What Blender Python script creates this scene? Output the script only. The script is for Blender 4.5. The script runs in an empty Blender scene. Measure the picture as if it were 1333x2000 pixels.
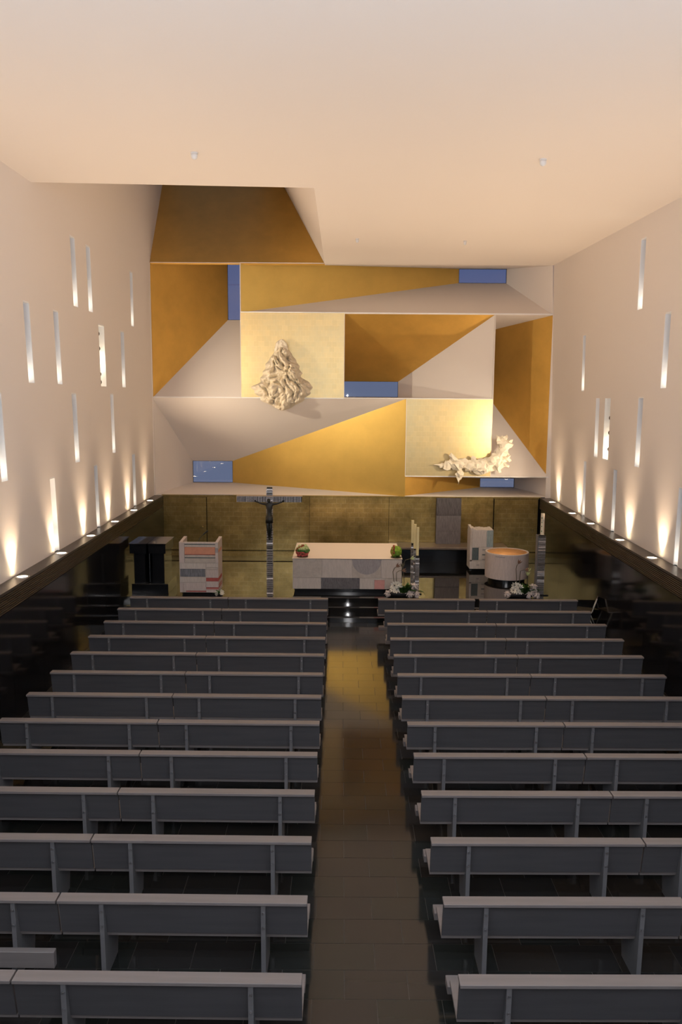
import bpy, bmesh, math, random
from mathutils import Vector, Matrix, noise
S = bpy.context.scene
C = bpy.data.collections.new('church'); S.collection.children.link(C)
PI = math.pi
R = random.Random(7)

# ------------------------------------------------------------------ camera, world, light, exposure
cam = bpy.data.cameras.new('camera'); camo = bpy.data.objects.new('camera', cam); C.objects.link(camo)
cam.sensor_fit = 'VERTICAL'; cam.sensor_height = 36; cam.lens = 28.8; cam.clip_end = 200; cam.clip_start = .05
camo.matrix_world = Matrix.Translation((0, 0, 5.68)) @ Matrix.Rotation(PI/2 - .1389, 4, 'X') @ Matrix.Rotation(.0072, 4, 'Z')
S.camera = camo
S.view_settings.view_transform = 'Standard'; S.view_settings.look = 'None'
S.view_settings.gamma = 1; S.view_settings.use_curve_mapping = False
S.view_settings.exposure = 0.0
cy = S.cycles
cy.use_denoising = True; cy.max_bounces = 8; cy.diffuse_bounces = 5; cy.glossy_bounces = 4; cy.transmission_bounces = 6
cy.transparent_max_bounces = 8; cy.sample_clamp_indirect = 6; cy.caustics_reflective = False; cy.caustics_refractive = False

W = bpy.data.worlds.new('dusk_sky'); S.world = W; W.use_nodes = True
nt = W.node_tree; nt.nodes.clear()
wo = nt.nodes.new('ShaderNodeOutputWorld'); wb = nt.nodes.new('ShaderNodeBackground')
tc = nt.nodes.new('ShaderNodeTexCoord'); sx = nt.nodes.new('ShaderNodeSeparateXYZ'); cr = nt.nodes.new('ShaderNodeValToRGB')
cr.color_ramp.elements[0].position = 0.0; cr.color_ramp.elements[0].color = (.200, .245, .400, 1)
cr.color_ramp.elements[1].position = 0.6; cr.color_ramp.elements[1].color = (.085, .130, .330, 1)
e_ = cr.color_ramp.elements.new(.10); e_.color = (.130, .175, .380, 1)
nt.links.new(tc.outputs['Generated'], sx.inputs[0]); nt.links.new(sx.outputs['Z'], cr.inputs[0])
nt.links.new(cr.outputs[0], wb.inputs[0]); nt.links.new(wb.outputs[0], wo.inputs[0]); wb.inputs[1].default_value = .62

def light(name, kind, loc, target, energy, col, parent=None, **kw):
    l = bpy.data.lights.new(name, kind); l.energy = energy; l.color = col
    for k, v in kw.items(): setattr(l, k, v)
    o = bpy.data.objects.new(name, l); C.objects.link(o); o.location = loc
    d = Vector(target) - Vector(loc); o.rotation_euler = d.to_track_quat('-Z', 'Y').to_euler()
    if parent: o.parent = parent
    return o
# daylight from the tall glazing over the entrance, behind the camera
light('entrance_daylight', 'AREA', (.3, -2.6, 8.3), (.3, 14, 9.1), 430, (.95, .95, 1.0), shape='RECTANGLE', size=11.0, size_y=2.6)
# added fill light below the camera, not a known fitting, washing the rear ceiling
light('rear_ceiling_fill', 'AREA', (.3, .85, 4.2), (.3, 3.4, 9.9), 860, (.58, .77, 1.0), shape='RECTANGLE', size=11.0, size_y=.7)
# the photographer's flash, seen again as a glint in the window and on the steps
light('camera_flash', 'POINT', (.40, -.08, 5.83), (0, 1, 5.83), 170, (1, .98, 1), shadow_soft_size=.04)
LAMP = (1.0, .73, .49)

# ------------------------------------------------------------------ materials
MATS = {}
def mat(name, base, rough=.5, metal=0., noise_s=0, noise_amt=0., bump=0., bump_s=40., spec=.5, emit=None, estr=0, stretch=(1, 1, 1), base2=None, coat=0, ior=1.5):
    if name in MATS: return MATS[name]
    m = bpy.data.materials.new(name); m.use_nodes = True; n = m.node_tree; b = n.nodes['Principled BSDF']
    b.inputs['Base Color'].default_value = (*base, 1); b.inputs['Roughness'].default_value = rough; b.inputs['Metallic'].default_value = metal
    b.inputs['Specular IOR Level'].default_value = spec; b.inputs['IOR'].default_value = ior
    if coat: b.inputs['Coat Weight'].default_value = coat; b.inputs['Coat Roughness'].default_value = .05
    if emit: b.inputs['Emission Color'].default_value = (*emit, 1); b.inputs['Emission Strength'].default_value = estr
    if noise_s or bump:
        t = n.nodes.new('ShaderNodeTexCoord'); mp = n.nodes.new('ShaderNodeMapping'); mp.inputs['Scale'].default_value = stretch
        n.links.new(t.outputs['Object'], mp.inputs[0])
    if noise_s:
        nz = n.nodes.new('ShaderNodeTexNoise'); nz.inputs['Scale'].default_value = noise_s; nz.inputs['Detail'].default_value = 5; nz.inputs['Roughness'].default_value = .6
        n.links.new(mp.outputs[0], nz.inputs['Vector'])
        r = n.nodes.new('ShaderNodeValToRGB'); r.color_ramp.elements[0].position = .3; r.color_ramp.elements[1].position = .7
        c2 = base2 or tuple(max(0, c*(1-noise_amt)) for c in base); c1 = base if base2 else tuple(min(1, c*(1+noise_amt*.6)) for c in base)
        r.color_ramp.elements[0].color = (*c2, 1); r.color_ramp.elements[1].color = (*c1, 1)
        n.links.new(nz.outputs['Fac'], r.inputs[0]); n.links.new(r.outputs[0], b.inputs['Base Color'])
    if bump:
        nb = n.nodes.new('ShaderNodeTexNoise'); nb.inputs['Scale'].default_value = bump_s; nb.inputs['Detail'].default_value = 4
        n.links.new(mp.outputs[0], nb.inputs['Vector'])
        bp = n.nodes.new('ShaderNodeBump'); bp.inputs['Strength'].default_value = bump; bp.inputs['Distance'].default_value = .02
        n.links.new(nb.outputs['Fac'], bp.inputs['Height']); n.links.new(bp.outputs[0], b.inputs['Normal'])
    MATS[name] = m; return m

def gold_leaf(name, base, dark, rough, metal, wear, leaf=(.17, .2), bumpy=.12, line=(.75, .6, .3), linew=.012, vary=.92):
    """beaten gold laid in small leaves: leaf grid, tone per leaf, wear patches"""
    m = bpy.data.materials.new(name); m.use_nodes = True; n = m.node_tree; b = n.nodes['Principled BSDF']
    L = n.links.new
    t = n.nodes.new('ShaderNodeTexCoord'); sp = n.nodes.new('ShaderNodeSeparateXYZ'); cb = n.nodes.new('ShaderNodeCombineXYZ')
    L(t.outputs['Object'], sp.inputs[0]); L(sp.outputs['X'], cb.inputs['X']); L(sp.outputs['Z'], cb.inputs['Y'])
    br = n.nodes.new('ShaderNodeTexBrick'); br.offset = .5; br.inputs['Scale'].default_value = 1
    br.inputs['Brick Width'].default_value = leaf[0]; br.inputs['Row Height'].default_value = leaf[1]
    br.inputs['Mortar Size'].default_value = linew; br.inputs['Mortar Smooth'].default_value = .6
    br.inputs['Color1'].default_value = (*base, 1); br.inputs['Color2'].default_value = (*[c*vary for c in base], 1); br.inputs['Mortar'].default_value = (*line, 1)
    L(cb.outputs[0], br.inputs['Vector'])
    nz = n.nodes.new('ShaderNodeTexNoise'); nz.inputs['Scale'].default_value = 1.1; nz.inputs['Detail'].default_value = 9; nz.inputs['Roughness'].default_value = .72
    L(t.outputs['Object'], nz.inputs['Vector'])
    rp = n.nodes.new('ShaderNodeValToRGB'); rp.color_ramp.elements[0].position = .38; rp.color_ramp.elements[1].position = .66
    rp.color_ramp.elements[0].color = (0, 0, 0, 1); rp.color_ramp.elements[1].color = (wear, wear, wear, 1)
    L(nz.outputs['Fac'], rp.inputs[0])
    mx = n.nodes.new('ShaderNodeMix'); mx.data_type = 'RGBA'; L(rp.outputs[0], mx.inputs[0]); L(br.outputs['Color'], mx.inputs[6]); mx.inputs[7].default_value = (*dark, 1)
    L(mx.outputs[2], b.inputs['Base Color'])
    b.inputs['Metallic'].default_value = metal; b.inputs['Roughness'].default_value = rough
    n2 = n.nodes.new('ShaderNodeTexNoise'); n2.inputs['Scale'].default_value = 9; n2.inputs['Detail'].default_value = 5; L(t.outputs['Object'], n2.inputs['Vector'])
    bp = n.nodes.new('ShaderNodeBump'); bp.inputs['Strength'].default_value = bumpy; bp.inputs['Distance'].default_value = .02
    L(n2.outputs['Fac'], bp.inputs['Height']); L(bp.outputs[0], b.inputs['Normal'])
    MATS[name] = m; return m

PLASTER = mat('white_plaster', (.83, .765, .71), .85, bump=.04, bump_s=30)
REVEAL = mat('white_reveal', (.86, .86, .86), .8, bump=.02, bump_s=30)
GOLD = mat('smooth_gold', (.68, .46, .12), .42, .70, noise_s=1.6, noise_amt=.07, bump=.02, bump_s=25)
GOLD_DARK = mat('ochre_gold', (.72, .43, .095), .48, .6, noise_s=1.4, noise_amt=.10, bump=.02, bump_s=25)
LEAF_BRIGHT = gold_leaf('bright_gold_leaf', (.78, .57, .26), (.60, .50, .28), .36, .8, .55, (.17, .17), .08, (.86, .66, .33), .003)
LEAF_DIM = gold_leaf('worn_gold_leaf', (.70, .50, .17), (.30, .21, .065), .25, .72, .95, (.30, .155), .10, (.80, .61, .28), .010, .84)
BLACK = mat('polished_black_granite', (.010, .010, .011), .10, ior=1.35)
BLACKF = mat('black_granite_floor', (.008, .008, .008), .02, ior=1.75)
TILE = [mat('dark_floor_tile_%s' % w, c, .10, ior=1.46) for w, c in
        (('plain', (.020, .020, .020)), ('brown', (.024, .021, .018)), ('green', (.017, .020, .019)))]
GROUT = mat('pale_grout', (.085, .08, .075), .8)
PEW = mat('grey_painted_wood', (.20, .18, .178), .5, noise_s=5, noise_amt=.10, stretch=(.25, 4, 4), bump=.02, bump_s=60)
PEW_SHADED = mat('grey_painted_wood_shaded', (.078, .077, .084), .55, noise_s=5, noise_amt=.10, stretch=(.25, 4, 4), bump=.02, bump_s=60)  # darker copy of the pew paint, shade on the backs put into the colour
PEWD = mat('grey_painted_steel', (.150, .150, .160), .45, noise_s=20, noise_amt=.06)
BOLT = mat('bolt_steel', (.45, .45, .47), .3, .9)
STEEL = mat('brushed_steel', (.55, .55, .57), .28, .95, noise_s=30, noise_amt=.2)
CHROME = mat('satin_chrome', (.62, .60, .58), .35, .35)
LEDGE = mat('brown_black_stone_ledge', (.055, .045, .038), .35, noise_s=6, noise_amt=.25)
LENS = mat('lamp_lens', (1, .9, .7), .3, emit=(1.0, .80, .52), estr=28)
HOT = mat('spot_lens', (1, .9, .7), .3, emit=(1.0, .86, .62), estr=22)
STONE = mat('pale_stone', (.60, .545, .50), .6, noise_s=9, noise_amt=.12, stretch=(3, 3, .6), bump=.03)
STONEP = mat('pinkish_pale_stone', (.60, .52, .49), .6, noise_s=9, noise_amt=.12, stretch=(3, 3, .6))
STONEB = mat('beige_stone', (.53, .48, .43), .6, noise_s=12, noise_amt=.14)
STONEG = mat('blue_grey_stone', (.20, .21, .24), .6, noise_s=10, noise_amt=.45, stretch=(4, 4, .7))
STONEDG = mat('dark_grey_stone', (.16, .155, .165), .6, noise_s=14, noise_amt=.5, stretch=(5, 5, .8))
STAIN = mat('grey_stained_stone', (.37, .345, .35), .6, noise_s=12, noise_amt=.18, stretch=(3, 3, .8))
SALMON = mat('salmon_stone', (.66, .30, .19), .6, noise_s=8, noise_amt=.10)
ROSE = mat('rose_stone', (.66, .33, .30), .6, noise_s=8, noise_amt=.10)
RED = mat('brick_red_stone', (.45, .10, .085), .6, noise_s=12, noise_amt=.2)
TEAL = mat('pale_teal_stone', (.30, .37, .37), .6, noise_s=9, noise_amt=.2, stretch=(3, 3, .8))
DTEAL = mat('dark_teal_stone', (.10, .13, .135), .6, noise_s=12, noise_amt=.3, stretch=(3, 3, .8))
SLAB = mat('grey_veined_slab', (.175, .155, .155), .55, noise_s=7, noise_amt=.45, stretch=(6, 6, .6))
SLABD = mat('dark_veined_slab', (.095, .082, .085), .55, noise_s=9, noise_amt=.6, stretch=(7, 7, .6))
CLOTH = mat('cream_linen', (.86, .74, .62), .85, bump=.03, bump_s=80)
PLASTERCLAY = mat('cream_modelled_plaster', (.84, .755, .60), .8, noise_s=5, noise_amt=.10)
BOWL = mat('copper_bowl', (.80, .42, .16), .45, .25, noise_s=6, noise_amt=.15)
WAX = mat('cream_wax', (.82, .70, .36), .5)
WAXW = mat('pale_wax', (.84, .74, .56), .5)
BRONZE = mat('dark_bronze', (.030, .030, .026), .45, .5)
LEAFG = mat('dark_green_leaf', (.075, .20, .04), .5, noise_s=20, noise_amt=.4)
LEAFL = mat('light_green_leaf', (.22, .36, .05), .5, noise_s=25, noise_amt=.35)
PETAL = mat('white_petal', (.82, .79, .70), .6)
PETALP = mat('pinkish_white_petal', (.66, .58, .55), .6, noise_s=30, noise_amt=.2)
EYE = mat('dark_flower_eye', (.02, .017, .012), .6)
STEM = mat('brown_green_stem', (.10, .085, .045), .6)
DRY = mat('dry_brown_tip', (.20, .10, .06), .7)
PALEG = mat('pale_green_bud', (.55, .62, .28), .6, noise_s=30, noise_amt=.25)
PINKF = mat('pink_petal', (.52, .11, .09), .6, noise_s=30, noise_amt=.4)
REDF = mat('rust_red_petal', (.33, .07, .025), .6, noise_s=30, noise_amt=.3)
POT = mat('black_bowl_glaze', (.012, .012, .012), .3)
WHITEP = mat('white_plastic', (.74, .74, .74), .4)
LACQ = mat('black_lacquer', (.010, .011, .013), .10)

def glass_mat():
    m = bpy.data.materials.new('window_glass'); m.use_nodes = True; n = m.node_tree; n.nodes.clear()
    o = n.nodes.new('ShaderNodeOutputMaterial'); mi = n.nodes.new('ShaderNodeMixShader'); tr = n.nodes.new('ShaderNodeBsdfTransparent')
    g = n.nodes.new('ShaderNodeBsdfGlossy'); g.inputs['Roughness'].default_value = .01; f = n.nodes.new('ShaderNodeFresnel'); f.inputs[0].default_value = 1.5
    n.links.new(f.outputs[0], mi.inputs[0]); n.links.new(tr.outputs[0], mi.inputs[1]); n.links.new(g.outputs[0], mi.inputs[2]); n.links.new(mi.outputs[0], o.inputs[0])
    return m
GLASS = glass_mat()

# ------------------------------------------------------------------ geometry helpers
def bm_(): return bmesh.new()
def box(bm, x0, x1, y0, y1, z0, z1):
    vs = [bm.verts.new(p) for p in ((x0,y0,z0),(x1,y0,z0),(x1,y1,z0),(x0,y1,z0),(x0,y0,z1),(x1,y0,z1),(x1,y1,z1),(x0,y1,z1))]
    for f in ((0,3,2,1),(4,5,6,7),(0,1,5,4),(1,2,6,5),(2,3,7,6),(3,0,4,7)): bm.faces.new([vs[i] for i in f])
    return vs
def B(*a):
    bm = bm_(); box(bm, *a); return bm
def prism(bm, pts, x0, x1):
    """polygon in (y, z) swept along x"""
    a = [bm.verts.new((x0, y, z)) for y, z in pts]; b = [bm.verts.new((x1, y, z)) for y, z in pts]
    n = len(pts); bm.faces.new(a); bm.faces.new(b[::-1])
    for i in range(n): bm.faces.new((a[i], b[i], b[(i+1) % n], a[(i+1) % n]))
def slab(bm, quad, th):
    """a quad given a thickness on its back side (away from direction th)"""
    q = [Vector(p) for p in quad]; nrm = (q[1]-q[0]).cross(q[3]-q[0])
    if nrm.length < 1e-6: nrm = (q[2]-q[1]).cross(q[0]-q[1])
    nrm.normalize(); t = Vector(th)
    if nrm.dot(t) < 0: nrm = -nrm
    a = [bm.verts.new(p) for p in q]; b = [bm.verts.new(p + nrm*t.length) for p in q]; n = len(q)
    bm.faces.new(a); bm.faces.new(b[::-1])
    for i in range(n): bm.faces.new((a[i], b[i], b[(i+1) % n], a[(i+1) % n]))
def cyl(bm, p0, p1, r0, r1=None, n=16, caps=True):
    r1 = r0 if r1 is None else r1
    p0, p1 = Vector(p0), Vector(p1); d = (p1-p0).normalized(); u = d.orthogonal().normalized(); v = d.cross(u)
    a = [bm.verts.new(p0 + (u*math.cos(2*PI*i/n) + v*math.sin(2*PI*i/n))*r0) for i in range(n)]
    b = [bm.verts.new(p1 + (u*math.cos(2*PI*i/n) + v*math.sin(2*PI*i/n))*r1) for i in range(n)]
    for i in range(n): bm.faces.new((a[i], a[(i+1) % n], b[(i+1) % n], b[i]))
    if caps: bm.faces.new(a[::-1]); bm.faces.new(b)
def tube(bm, pts, r, n=6):
    rs = r if isinstance(r, (list, tuple)) else [r]*len(pts)
    P = [Vector(p) for p in pts]; rings = []; u = None
    for i, p in enumerate(P):
        d = (P[min(i+1, len(P)-1)] - P[max(i-1, 0)]).normalized()
        if u is None: u = d.orthogonal().normalized()
        u = (u - d*u.dot(d)).normalized(); v = d.cross(u)
        rings.append([bm.verts.new(p + (u*math.cos(2*PI*k/n) + v*math.sin(2*PI*k/n))*rs[i]) for k in range(n)])
    for a, b in zip(rings, rings[1:]):
        for k in range(n): bm.faces.new((a[k], a[(k+1) % n], b[(k+1) % n], b[k]))
    bm.faces.new(rings[0][::-1]); bm.faces.new(rings[-1])
def ball(bm, c, r, sub=2, sc=(1, 1, 1), rot=None):
    M = Matrix.Translation(c) @ (rot.to_4x4() if rot else Matrix.Identity(4)) @ Matrix.Diagonal((r*sc[0], r*sc[1], r*sc[2], 1))
    bmesh.ops.create_icosphere(bm, subdivisions=sub, radius=1, matrix=M)
def lathe(bm, c, prof, n=48):
    rings = [[bm.verts.new((c[0]+r*math.cos(2*PI*i/n), c[1]+r*math.sin(2*PI*i/n), c[2]+z)) for i in range(n)] for r, z in prof]
    for a, b in zip(rings, rings[1:]):
        for i in range(n): bm.faces.new((a[i], a[(i+1) % n], b[(i+1) % n], b[i]))
    bm.faces.new(rings[0][::-1]); bm.faces.new(rings[-1])
def obj(name, bm, m, parent=None, smooth=False, bevel=0, loc=None):
    if bevel:
        bmesh.ops.bevel(bm, geom=list(bm.edges), offset=bevel, segments=1, affect='EDGES', clamp_overlap=True)
    bmesh.ops.recalc_face_normals(bm, faces=bm.faces)
    me = bpy.data.meshes.new(name); bm.to_mesh(me); bm.free()
    me.materials.append(m)
    if smooth:
        for p in me.polygons: p.use_smooth = True
    return link(name, me, parent, loc)
def link(name, me, parent=None, loc=None):
    o = bpy.data.objects.new(name, me); C.objects.link(o)
    if parent: o.parent = parent
    if loc: o.location = loc
    return o
def tag(o, label, cat, group=None):
    o['label'] = label; o['category'] = cat
    if group: o['group'] = group
    return o
def thing(name, label, cat, loc=(0, 0, 0), rz=0, group=None):
    o = bpy.data.objects.new(name, None); C.objects.link(o); o.location = loc; o.rotation_euler = (0, 0, rz); o.empty_display_size = .2
    return tag(o, label, cat, group)
def setting(name, loc=(0, 0, 0)):
    o = bpy.data.objects.new(name, None); C.objects.link(o); o.location = loc; o['kind'] = 'structure'; return o
def struct(name, bm, m, parent=None, **k):
    o = obj(name, bm, m, parent, **k)
    if not parent: o['kind'] = 'structure'
    return o
def copy_tree(o, parent=None):
    c = o.copy(); C.objects.link(c)
    if parent: c.parent = parent
    for ch in o.children: copy_tree(ch, c)
    return c

# ------------------------------------------------------------------ the room
YF = 27.2                                  # plane of the front wall
def wl(y, z):                              # plane of the left wall (really parallel, splayed here to imitate barrel distortion)
    t = (z-2.4)/7.5; return (-6.25 + .0225*(YF-y))*(1-t) - 6.22*t
def wr(y, z):  # right wall, also splayed to imitate the lens's barrel distortion
    t = (z-2.4)/7.5; return (7.0 - .028*(YF-y))*(1-t) + 6.8*t
LEDGE_Z = 2.4
def dl(y): return wl(y, LEDGE_Z) + .30     # inner face of the dark wainscot
def dr(y): return wr(y, LEDGE_Z) - .35
PLAT, PLAT_Y = .36, 21.42

ROW = ((7.72, 9.27), (5.92, 7.46), (4.15, 5.71), (2.40, 3.95))
LEFT_SLITS = [(19.28, .32, 0), (20.45, .32, 0), (24.62, .30, 0), (16.15, .30, 1), (17.85, .30, 1), (23.35, .36, 1),
              (18.75, .32, 2), (22.02, .30, 2), (24.2, .34, 3), (20.2, .28, 3), (16.95, .30, 3), (14.45, .28, 2)]
LEFT_NICHE = (21.2, .50, 1)
RIGHT_SLITS = [(19.02, .30, 0), (17.28, .30, 1), (23.42, .25, 1), (21.88, .31, 2), (18.58, .30, 2), (22.9, .25, 3), (20.13, .26, 3), (15.95, .22, 3)]
RIGHT_NICHE = (20.94, .46, 2)

def side_wall(name, wf, slits, out):
    """plaster wall with real openings; out = -1 left, +1 right"""
    holes = [(y, y+w, *ROW[r]) for y, w, r in slits]
    ys = sorted({-3., YF+.15} | {round(v, 4) for h in holes for v in h[:2]} | {float(k) for k in range(-1, 14, 3)})
    zs = sorted({0., 2.4, 11.2} | {v for h in holes for v in h[2:]})
    bm = bm_(); V = {}
    def v(y, z, o=0):
        k = (round(y, 4), round(z, 4), o)
        if k not in V: V[k] = bm.verts.new((wf(y, z) + o, y, z))
        return V[k]
    for a, b in zip(ys, ys[1:]):
        for c, d in zip(zs, zs[1:]):
            my, mz = (a+b)/2, (c+d)/2
            if any(h[0] < my < h[1] and h[2] < mz < h[3] for h in holes): continue
            bm.faces.new((v(a, c), v(b, c), v(b, d), v(a, d)))
    return struct(name, bm, PLASTER)
wall_left = side_wall('wall_left', wl, LEFT_SLITS + [LEFT_NICHE], -1)
wall_right = side_wall('wall_right', wr, RIGHT_SLITS + [RIGHT_NICHE], 1)

wn = [0]
def slit_window(wf, y, w, r, out, depth=.42):
    wn[0] += 1
    z0, z1 = ROW[r]; bm = bm_(); t = .03
    def P(yy, zz, o): return (wf(yy, zz) + out*o, yy, zz)
    q = [(y, z0), (y+w, z0), (y+w, z1), (y, z1)]; cy_, cz = y+w/2, (z0+z1)/2
    for i in range(4):
        a, b = q[i], q[(i+1) % 4]; m = ((a[0]+b[0])/2-cy_, (a[1]+b[1])/2-cz)
        slab(bm, (P(*a, 0), P(*b, 0), P(*b, depth), P(*a, depth)), Vector((0, m[0], m[1])).normalized()*t)
    o = struct('window_%d' % wn[0], bm, REVEAL)
    g = bm_(); slab(g, [P(*p, depth-.04) for p in q], (out*.012, 0, 0)); obj('pane', g, GLASS, o)
    g = bm_(); c = Vector(P(y+w/2, z0+.012, depth-.16)); box(g, c.x-.05, c.x+.05, c.y-.08, c.y+.08, z0, z0+.02); obj('fill_box', g, STEEL, o)  # unseen box added under the reveal light
    light('reveal_fill', 'AREA', c+Vector((0, -.03, .03)), c+Vector((-out*.05, .12, 1)), 2.4, (1, .86, .68), o, shape='RECTANGLE', size=.1, size_y=.1)  # added light that brightens the slit reveals, no known lamp
    return o
for s in LEFT_SLITS: slit_window(wl, *s, -1)
for s in RIGHT_SLITS: slit_window(wr, *s, 1)

# deep niches that hide the spotlights for the two sculptures
def niche(wf, y, w, r, out, label, spots, lampz, aim, energy, cone):
    z0, z1 = ROW[r]; bm = bm_(); depth = .38
    t = thing('spotlight_niche', label, 'light niche', (wf(y+w/2, z0), y+w/2, z0))
    L = t.location
    def P(yy, zz, o): return Vector((wf(yy, zz) + out*o, yy, zz)) - L
    q = [(y, z0), (y+w, z0), (y+w, z1), (y, z1)]; cy_, cz = y+w/2, (z0+z1)/2
    for i in range(4):
        a, b = q[i], q[(i+1) % 4]; m = ((a[0]+b[0])/2-cy_, (a[1]+b[1])/2-cz)
        slab(bm, (P(*a, 0), P(*b, 0), P(*b, depth), P(*a, depth)), Vector((0, m[0], m[1])).normalized()*.03)
    slab(bm, [P(*p, depth) for p in q], (out*.03, 0, 0))
    obj('niche_lining', bm, REVEAL, t)
    for k, f in enumerate(spots):                                    # round spot heads on the near jamb
        zz = z0 + f*(z1-z0); b2 = bm_(); c = P(y+.02, zz, .075)
        cyl(b2, c, c + Vector((0, .085, 0)), .062, .068, 14)
        cyl(b2, c + Vector((0, -.016, 0)), c, .03, .03, 8)
        h = obj('spot_head', b2, BRONZE, t)
    b2 = bm_(); c = P(y+w-.10, lampz, .17); ball(b2, c, .05, 2); obj('spot_bulb', b2, HOT, t, smooth=True)
    c = P(y+w-.04, lampz, -.03)
    light('spot_beam', 'SPOT', c, Vector(aim)-L, energy, (1, .84, .62), t, spot_size=math.radians(cone), spot_blend=.8, shadow_soft_size=.05)
    c = P(y+w-.22, lampz, .16)
    light('spot_glow', 'POINT', c, c+Vector((0, 1, 0)), 5, (1, .80, .55), t, shadow_soft_size=.04)
niche(wl, *LEFT_NICHE, -1, 'tall lamp niche with round spot heads in left white wall', (.07, .20, .62, .86), 6.55, (-1.6, YF, 6.75), 980, 72)
niche(wr, *RIGHT_NICHE, 1, 'tall lamp niche with round spot heads in right white wall', (.17, .44, .68), 4.45, (3.9, YF, 4.2), 760, 50)

# ceiling with the tall golden light shaft on the left
XR = -.58; YS = 17.05
def cz_(x, y):  # ceiling height, sloped down towards the rear to imitate barrel distortion
    t = (x+6.22)/13.02; return 9.90*(1-t) + (9.94 - .022*(YF-y))*t + .002*(y-YF)*(1-t)
ceil = setting('ceiling')
bm = bm_()
def cq(x0, x1, y0, y1, nx, ny):
    for i in range(nx):
        for j in range(ny):
            xa, xb = x0+(x1-x0)*i/nx, x0+(x1-x0)*(i+1)/nx; ya, yb = y0+(y1-y0)*j/ny, y0+(y1-y0)*(j+1)/ny
            bm.faces.new([bm.verts.new((x, y, cz_(x, y))) for x, y in ((xa, ya), (xa, yb), (xb, yb), (xb, ya))])
cq(-6.9, XR, -3, YS, 3, 6); cq(XR, 7.6, -3, YS, 4, 6); cq(XR, 7.6, YS, YF+.02, 4, 3)
bmesh.ops.remove_doubles(bm, verts=bm.verts, dist=.001)
obj('ceiling_plaster', bm, PLASTER, ceil)
zt = 14.6
yg = lambda z: YF + (z-9.93)*(29.8-YF)/(13.1-9.93)
xw = lambda z: XR + (z-9.93)*(-2.16-XR)/(13.1-9.93)
bm = bm_(); slab(bm, ((-6.3, yg(9.93), 9.93), (XR, yg(9.93), 9.93), (xw(zt), yg(zt), zt), (-6.3, yg(zt), zt)), (0, .06, 0)); obj('shaft_gold_face', bm, GOLD_DARK, ceil)
bm = bm_(); slab(bm, ((XR, YS, 9.9), (XR, YF, 9.93), (xw(zt), yg(zt), zt), (xw(zt), 24.5, zt)), (.05, 0, 0)); obj('shaft_side_face', bm, PLASTER, ceil)
bm = bm_(); slab(bm, ((-6.3, YS, 9.88), (XR, YS, 9.88), (xw(zt), 24.5, zt), (-6.3, 24.5, zt)), (0, -.05, 0)); obj('shaft_front_face', bm, PLASTER, ceil)
bm = bm_(); slab(bm, ((-6.22, 15.5, 9.6), (-6.22, 32, 9.6), (-6.3, 32, zt+.2), (-6.3, 15.5, zt+.2)), (-.05, 0, 0)); obj('shaft_wall_face', bm, PLASTER, ceil)
bm = bm_(); slab(bm, ((-6.3, 24.5, zt), (xw(zt), 24.5, zt), (xw(zt), yg(zt), zt), (-6.3, yg(zt), zt)), (0, 0, .02))
obj('skylight_pane', bm, GLASS, ceil)

# rear wall with its tall glazing (behind the camera)
bm = bm_()
box(bm, -6.9, 7.6, -3.2, -3, 0, 6.8); box(bm, -6.9, 7.6, -3.2, -3, 9.7, 11.2); box(bm, -6.9, -5.2, -3.2, -3, 6.8, 9.7); box(bm, 5.8, 7.6, -3.2, -3, 6.8, 9.7)
struct('wall_back', bm, LEDGE)
o = setting('window_%d' % (wn[0]+1)); wn[0] += 1
for k in range(6):
    x0 = -5.2 + k*11/6; obj('pane', B(x0+.04, x0+11/6-.04, -3.12, -3.10, 6.84, 9.66), GLASS, o)
    obj('mullion', B(x0-.04, x0+.04, -3.16, -3.04, 6.8, 9.7), BLACK, o)

# choir loft under the camera: unseen slab, and a trough added to hold the ceiling fill
lo = struct('loft_floor', B(-5.5, 6.1, -3, 1.3, 3.85, 4.05), LEDGE)
bm = bm_(); box(bm, -5.3, 5.9, .42, .46, 4.05, 4.17); box(bm, -5.3, 5.9, 1.54-.30, 1.58-.30, 4.05, 4.17); obj('fill_trough', bm, STEEL, lo)

# ---- floor: stone tiles
fl = struct('floor', B(-5.95, 6.75, -3, 20.35, -.2, -.003), GROUT)
TW, TD, G = .62, .4035, .0025
cand = []
for j in range(-28, 30):
    y1 = 8.703 + j*TD
    if y1 > 20.29 + .2 or y1 - TD < -3: continue
    off = -.245 if j % 2 == 0 else .066
    for i in range(-11, 13):
        x0 = off + i*TW
        if x0 + TW < dl(y1)+.05 or x0 > dr(y1)-.05: continue
        xa, xb = max(x0+G, dl(y1)+.01), min(x0+TW-G, dr(y1)-.01); yb = min(y1-G, 20.28); ya = y1-TD+G
        if xb-xa < .05 or yb-ya < .03: continue
        cand.append((xa, xb, ya, yb))
def seen(c):
    x, y = (c[0]+c[1])/2, (c[2]+c[3])/2
    if y < 6.6 or abs(x)/y > .45: return 99
    return y if -.62 < x < 1.35 else y + 9.2          # bare aisle first, then the gaps between the nearest pews
cand.sort(key=seen)
def tile_bm(bm, c):
    z = R.uniform(-.0006, .0004); box(bm, *c, -.02, z)
meshes = {}
for k, c in enumerate(cand[:298]):
    bm = bm_(); tile_bm(bm, (0, c[1]-c[0], 0, c[3]-c[2]))
    key = (round(c[1]-c[0], 3), round(c[3]-c[2], 3), R.randrange(3))
    if key in meshes: link('tile', meshes[key], fl, (c[0], c[2], 0)); bm.free()
    else:
        o = obj('tile', bm, TILE[key[2]], fl, loc=(c[0], c[2], 0)); meshes[key] = o.data
bm = bm_()
for c in cand[298:]: tile_bm(bm, c)
o = obj('tile_field', bm, TILE[0], fl); o['kind'] = 'stuff'

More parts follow.
